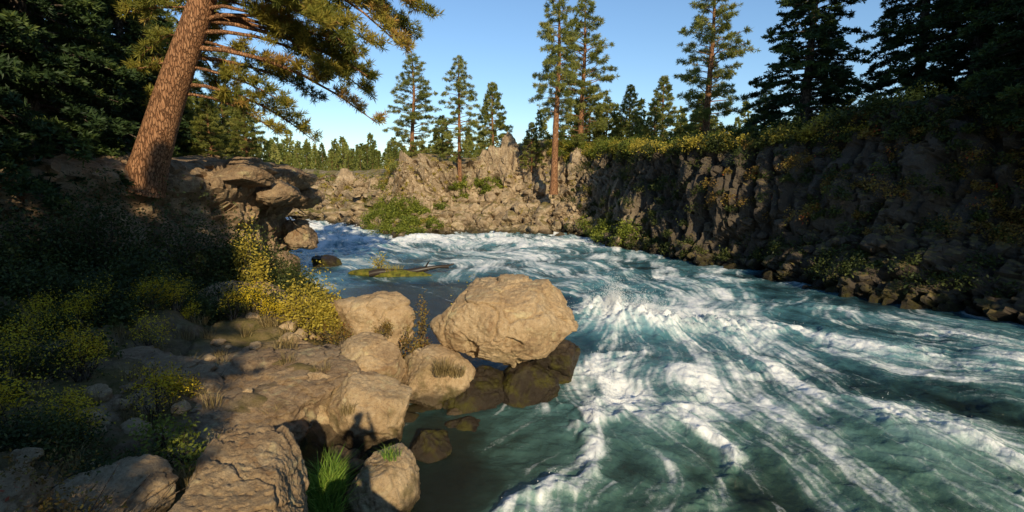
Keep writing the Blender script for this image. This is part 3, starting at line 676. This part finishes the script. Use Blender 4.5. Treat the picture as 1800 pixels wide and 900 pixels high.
rs = R(21); mb = MB(); mf = MB()
cnt = 0
while cnt < 190:
    x = rs.uniform(-16, -4.2); y = rs.uniform(2.4, 20.5)
    if -7.8 < x < -3.4 and 6.6 < y < 12.8: continue
    if x > -7.0 and y > 12.2: continue
    if x > -3.9 and y < 7: continue
    if x < -1.35*y-3: continue
    if x < -12 and y > 15: continue
    z = gh(x, y)[0]
    if z < .5: continue
    hgt = rs.uniform(.3, .7)*(1.45 if y > 11 else 1)
    if y < 6: hgt *= .7
    shrub(mb, (x, y, z-.05), (hgt*.85, hgt*.85, hgt), int(900 if y > 9 else 1500), .045 if y > 9 else .028, rs, 10); cnt += 1
for (x, y, h) in [(-9.9, 16.4, 3.3), (-9.2, 17.5, 2.6), (-10.8, 15.8, 3.4), (-8.8, 16.2, 2.0), (-11.8, 14.6, 2.6), (-10.1, 19, 2.6), (-9.4, 13, 1.5), (-12.6, 13.2, 2.2), (-9.4, 20.4, 2.0)]:
    shrub(mb, (x, y, gh(x, y)[0]), (h*.42, h*.42, h*.85), 4800, .05, rs, 34)
obj('shrub_thicket', mb.mesh('thicket', [M_twig, M_dark], True))
fl = [(rs.uniform(-8.8, -5.4), rs.uniform(6.0, 8.8)) for i in range(16)]+[(rs.uniform(-9.5, -7), rs.uniform(10.5, 13.5)) for i in range(10)]+[(-9.6, 10.0), (-9.1, 9.2), (-8.7, 8.7), (-9.9, 10.8), (-6.9, 13.6), (-6.4, 13.2), (-7.2, 12.9)]
for (x, y) in fl:
    z = gh(x, y)[0]; h = rs.uniform(.45, .85)
    shrub(mf, (x, y, z), (h*.5, h*.5, h), 320, .02, rs, 14, 2, tb=.3); shrub(mf, (x, y, z+h*.45), (h*.5, h*.5, h*.65), 760, .020, rs, 16, 1, stems=False, tb=.6)
obj('rabbitbrush', mf.mesh('rabbitbrush', [M_twig, M_yel, M_dark], True))
def plant(name, mat, items, ls, n, cl=12, up=.4):
    mbx = MB()
    for (x, y, z, a, h) in items: shrub(mbx, (x, y, z), (a, a, h), n, ls, rs, cl)
    return obj(name, mbx.mesh(name, [M_twig, mat], True))
plant('golden_currant_bush', M_gold, [(-5.35, 13.4, 1.1, .6, 1.4), (-4.85, 13.1, 1.2, .45, .9), (-5.9, 13.7, 1.1, .45, 1.1), (-4.6, 12.6, 1.3, .35, .6)], .045, 1300, 22)
plant('golden_currant_bush', M_gold, [(-7.9, 15.6, 1.9, .45, 1.0), (-8.4, 16, 2.1, .4, 1.3)], .048, 700, 12)
plant('golden_currant_bush', M_gold, [(-1.2, 14.6, .4, .35, 1.7), (-1.6, 14.9, .3, .3, 1.4)], .035, 260, 14)
plant('red_leaf_sapling', M_red, [(-2.25, 12.4, .9, .22, 1.25), (-2.5, 12.0, .8, .3, .6), (-2.2, 11.9, .8, .25, .5)], .036, 340, 12)
plant('autumn_shrub', M_red, [(-4.1, 11.9, 1.1, .3, .5), (-4.5, 12.3, 1.2, .4, .5), (-3.75, 3.9, 1.7, .3, .3), (-4.2, 4.4, 1.7, .4, .35), (-4.7, 4.6, 1.9, .4, .5), (-3.9, 3.6, 1.8, .4, .3), (-3.1, 11.9, 1.4, .22, .3)], .022, 700, 14)
plant('green_shrub', M_green, [(-4.3, 6.3, 1.4, .3, .5), (-3.9, 6.1, 1.3, .25, .4), (-4.7, 6.5, 1.5, .3, .4), (-3.4, 6.9, 1.0, .15, .3)], .03, 380, 10)
mb = MB()
grass(mb, (-2.62, 6.65, .5), .2, 420, .62, rs); grass(mb, (-2.5, 6.3, .4), .16, 260, .55, rs); grass(mb, (-2.7, 7.0, .55), .16, 200, .5, rs); grass(mb, (-1.75, 7.0, 1.0), .12, 90, .2, rs)
obj('grass_tuft', mb.mesh('grass', [M_twig, M_grass], True))
mb = MB()
grass(mb, (-1.5, 10.6, .9), .2, 160, .4, rs); grass(mb, (-1.2, 10.75, .8), .16, 100, .32, rs); grass(mb, (-2.9, 8.55, .95), .12, 60, .25, rs)
for i in range(90):
    x, y = rs.uniform(-9, -3.6), rs.uniform(4, 14.5); grass(mb, (x, y, gh(x, y)[0]), .14, 40, .35, rs)
obj('dry_grass', mb.mesh('dry_grass', [M_twig, M_dry], True))
mb = MB()
for i in range(14):
    s0 = np.array([-3.9, 4.1, 1.75])+rs.randn(3)*[.2, .15, .05]; d = np.array([rs.uniform(.1, 1), rs.uniform(-.3, .6), rs.uniform(.2, .7)])
    q = np.linspace(0, 1, 5)[:, None]; tube(mb, s0+d*q*.9+np.sin(q*4)*rs.randn(3)*.05, [.007, .006, .005, .004, .002], 4)
obj('dead_twigs', mb.mesh('twigs', [M_twig], True))

def scatter_bank(name, mat, cond, n, hr, ls, nl, seed):
    rs = R(seed); c = PR[:, 3:NF+9].reshape(-1, 3); c = c[cond(c)]; mbx = MB()
    for i in range(n):
        p = c[rs.randint(len(c))]; h = rs.uniform(*hr); shrub(mbx, p-[0, 0, .1], (h*.8, h*.8, h*.8), nl, ls, rs, 9, stems=False)
    obj(name, mbx.mesh(name, [M_twig, mat], True))
scatter_bank('riverside_willows', M_green, lambda c: (c[:, 0] > -16) & (c[:, 0] < -6.5) & (c[:, 1] > 43) & (c[:, 2] < 2.8) & (c[:, 2] > .1), 95, (.5, 1.4), .1, 420, 1)
scatter_bank('riverside_willows', M_green, lambda c: (c[:, 0] > -7) & (c[:, 0] < -1) & (c[:, 1] > 52) & (c[:, 2] < 5.0) & (c[:, 2] > 3), 28, (.5, 1.1), .1, 420, 2)
scatter_bank('riverside_willows', M_green, lambda c: (c[:, 0] > 5) & (c[:, 0] < 9.3) & (c[:, 1] > 38) & (c[:, 1] < 47) & (c[:, 2] < 1.5) & (c[:, 2] > 0), 16, (.6, 1.4), .09, 420, 3)
scatter_bank('golden_bunchgrass', M_gold, lambda c: (c[:, 0] < 8) & (c[:, 0] > -60) & (c[:, 1] > 44) & (c[:, 2] > .4), 260, (.2, .6), .06, 110, 4)
scatter_bank('sagebrush', M_dark, lambda c: (c[:, 1] > 12) & (c[:, 0] > 5) & (c[:, 0] < 30) & (c[:, 2] > .3) & (c[:, 1] < 60), 300, (.3, 1.0), .07, 260, 5)
scatter_bank('autumn_brush', M_red, lambda c: (c[:, 1] > 14) & (c[:, 0] > 12) & (c[:, 0] < 26) & (c[:, 1] < 32) & (c[:, 2] > 2.5) & (c[:, 2] < 9), 110, (.3, .9), .06, 260, 6)
scatter_bank('rim_brush', M_dark, lambda c: (c[:, 1] > 22) & (c[:, 0] > 9) & (c[:, 0] < 32) & (c[:, 1] < 46) & (c[:, 2] > 7), 90, (.4, 1.2), .09, 300, 7)
scatter_bank('rim_brush', M_gold, lambda c: (c[:, 1] > 26) & (c[:, 0] > 4) & (c[:, 0] < 40) & (c[:, 1] < 68) & (c[:, 2] > 7.2), 150, (.3, 1.1), .07, 280, 19)
scatter_bank('rim_brush', M_green, lambda c: (c[:, 1] > 34) & (c[:, 0] > 4) & (c[:, 0] < 40) & (c[:, 1] < 68) & (c[:, 2] > 7.4), 90, (.4, 1.3), .08, 300, 17)
scatter_bank('sagebrush', M_gold, lambda c: (c[:, 0] < -12) & (c[:, 0] > -70) & (c[:, 2] > 1.5), 140, (.3, .9), .08, 130, 8)
scatter_bank('sagebrush', M_pine, lambda c: (c[:, 0] < -12) & (c[:, 0] > -70) & (c[:, 2] > 1.0), 90, (.4, 1.2), .1, 160, 9)

# ------------------------------------------------------------------ mossy islet with drift log
p, f = rock((0, 0, 0), (2.3, .55, .28), 700, sub=5, cut=(.8, .95)); mb = MB(); mb.add(p, f)
mm, nt = newmat('moss'); g = nt.nodes.new('ShaderNodeNewGeometry')
finish(nt, ramp(nt, noise(nt, g.outputs['Position'], 4, 6, .7), [(.35, (.05, .045, .012)), (.5, (.12, .13, .015)), (.65, (.22, .17, .03))]), .9, noise(nt, g.outputs['Position'], 20, 4), .8, .05)
o = obj('mossy_islet', mb.mesh('islet', [mm], True), (-6.6, 27.2, .12), (0, 0, -.12))
mb = MB(); q = np.linspace(0, 1, 14)[:, None]
pts = np.array([-2.0, 0, .05])*(1-q)+np.array([2.2, .1, .35])*q+np.sin(q*9)*[0, .05, .05]
tube(mb, pts, .17*(1-.35*q[:, 0])+.03*np.sin(q[:, 0]*13), 9)
tube(mb, [pts[9], pts[9]+[.2, -.1, .35], pts[9]+[.3, -.2, .5]], [.06, .04, .015], 5)
tube(mb, [pts[12], pts[12]+[.35, .1, .05], pts[12]+[.6, .15, .12]], [.08, .06, .03], 5)
md, nt = newmat('wet_wood'); finish(nt, (.035, .026, .02), .4)
obj('drift_log', mb.mesh('log', [md], True), (-5.6, 27.0, .12), (0, 0, .1))
mb = MB(); shrub(mb, (-7.1, 27.4, .3), (.5, .4, .8), 500, .05, rs, 12); grass(mb, (-6.4, 27.1, .3), .5, 120, .4, rs)
obj('islet_bush', mb.mesh('islet_bush', [M_twig, M_gold], True))
mb = MB()
for i in range(9):
    s0 = np.array([-11.3+rs.rand()*.5, 25.5+rs.rand(), 3.1+rs.rand()*.6]); d = np.array([rs.uniform(.8, 2.0), rs.uniform(-.8, .4), rs.uniform(-.7, .6)])
    q = np.linspace(0, 1, 6)[:, None]; tube(mb, s0+d*q+np.sin(q*3)*rs.randn(3)*.15, np.linspace(.03, .006, 6), 4)
obj('dead_branch', mb.mesh('dead_branch', [M_twig], True))

# ------------------------------------------------------------------ photographer (only the shadow is seen)
root = bpy.data.objects.new('photographer', None); SC.collection.objects.link(root); root.location = (0.0, -.42, 3.38)
def solid(name, c, r=.8):
    m, nt = newmat(name); g = nt.nodes.new('ShaderNodeNewGeometry')
    finish(nt, mixc(nt, noise(nt, g.outputs['Position'], 30, 3), c, tuple(x*.75 for x in c)), r); return m
def skin(name, V, E, Rr, mat, sub=2, rooti=0):
    me = bpy.data.meshes.new(name); me.from_pydata(V, E, []); me.materials.append(mat)
    o = bpy.data.objects.new(name, me); SC.collection.objects.link(o); o.parent = root
    o.modifiers.new('s', 'SKIN'); md_ = o.modifiers.new('u', 'SUBSURF'); md_.levels = sub; md_.render_levels = sub
    for i, x in enumerate(me.skin_vertices[0].data): x.radius = Rr[i] if isinstance(Rr[i], tuple) else (Rr[i], Rr[i]); x.use_root = (i == rooti)
    return o
cl = solid('jacket_cloth', (.1, .12, .18)); sk = solid('skin', (.5, .32, .24), .6); jn = solid('jeans', (.06, .08, .14)); hr = solid('hair', (.05, .03, .02))
skin('torso', [(0, 0, .92), (0, 0, 1.1), (0, 0, 1.3), (0, .0, 1.42), (0, .02, 1.5), (.19, 0, 1.4), (.3, .08, 1.18), (.13, .33, 1.44), (-.19, 0, 1.4), (-.3, .08, 1.18), (-.13, .33, 1.44)],
     [(0, 1), (1, 2), (2, 3), (3, 4), (3, 5), (5, 6), (6, 7), (3, 8), (8, 9), (9, 10)], [(.17, .12), (.15, .11), (.18, .12), (.13, .09), .06, .075, .055, .038, .075, .055, .038], cl)
skin('legs', [(0, 0, .95), (.1, 0, .86), (.13, .02, .47), (.14, -.02, .09), (.15, .14, .04), (-.1, 0, .86), (-.13, .02, .47), (-.14, -.02, .09), (-.15, .14, .04)],
     [(0, 1), (1, 2), (2, 3), (3, 4), (0, 5), (5, 6), (6, 7), (7, 8)], [(.15, .11), .095, .065, .05, .045, .095, .065, .05, .045], jn)
skin('head', [(0, .02, 1.48), (0, .03, 1.55), (0, .04, 1.62), (0, .03, 1.70)], [(0, 1), (1, 2), (2, 3)], [.052, .065, (.075, .09), (.07, .085)], sk)
skin('hair', [(0, 0, 1.62), (0, 0, 1.70), (0, .02, 1.745)], [(0, 1), (1, 2)], [(.08, .08), (.085, .095), (.06, .07)], hr)
skin('face_features', [(0, .115, 1.63), (0, .14, 1.6), (0, .12, 1.59)], [(0, 1), (1, 2)], [.012, .014, .012], sk)
for sgn in (1, -1):
    skin('ear', [(.078*sgn, .03, 1.64), (.085*sgn, .03, 1.6)], [(0, 1)], [.014, .01], sk)
    V = [(.13*sgn, .33, 1.44), (.09*sgn, .37, 1.5)]; E = [(0, 1)]; Rr = [.03, .035]
    for j in range(4):
        b0 = len(V); zz = 1.53+.022*j
        V += [(.095*sgn, .375, zz), (.085*sgn, .40, zz+.004), (.065*sgn, .41, zz+.004), (.045*sgn, .40, zz)]; E += [(1, b0), (b0, b0+1), (b0+1, b0+2), (b0+2, b0+3)]; Rr += [.010, .009, .009, .008]
    b0 = len(V); V += [(.08*sgn, .34, 1.52), (.06*sgn, .32, 1.55)]; E += [(1, b0), (b0, b0+1)]; Rr += [.011, .009]
    skin('hand', V, E, Rr, sk)
skin('camera_body', [(-.06, .2, 1.6), (.06, .2, 1.6)], [(0, 1)], [(.045, .035), (.045, .035)], hr, 1)
skin('camera_lens', [(0, .22, 1.6), (0, .36, 1.6)], [(0, 1)], [.036, .038], hr, 1)

# ------------------------------------------------------------------ light, sky, camera
W = bpy.data.worlds.new('World'); SC.world = W; W.use_nodes = True; nt = W.node_tree
bg = nt.nodes['Background']; sky = nt.nodes.new('ShaderNodeTexSky'); sky.sky_type = 'NISHITA'; sky.sun_disc = False
el = math.radians(24); sky.sun_elevation = el; sky.sun_rotation = math.atan2(.292, -.956); sky.air_density = 1.2; sky.dust_density = .05; sky.ozone_density = 5.0
nt.links.new(sky.outputs[0], bg.inputs[0]); bg.inputs[1].default_value = .15
ld = bpy.data.lights.new('sun', 'SUN'); ld.energy = 5.0; ld.angle = math.radians(.5); ld.color = (1, .84, .57)
so = bpy.data.objects.new('sun', ld); SC.collection.objects.link(so)
d = Vector((-.292*math.cos(el), .956*math.cos(el), -math.sin(el))); so.rotation_euler = d.to_track_quat('-Z', 'Y').to_euler(); so.location = (20, -60, 40)
cam = bpy.data.cameras.new('camera'); co = bpy.data.objects.new('camera', cam); SC.collection.objects.link(co)
cam.sensor_width = 36; cam.lens = 18.0; cam.clip_end = 8000; cam.clip_start = .05
co.location = (0, 0, 5); co.rotation_euler = (math.radians(90-8.2), 0, 0)
SC.camera = co
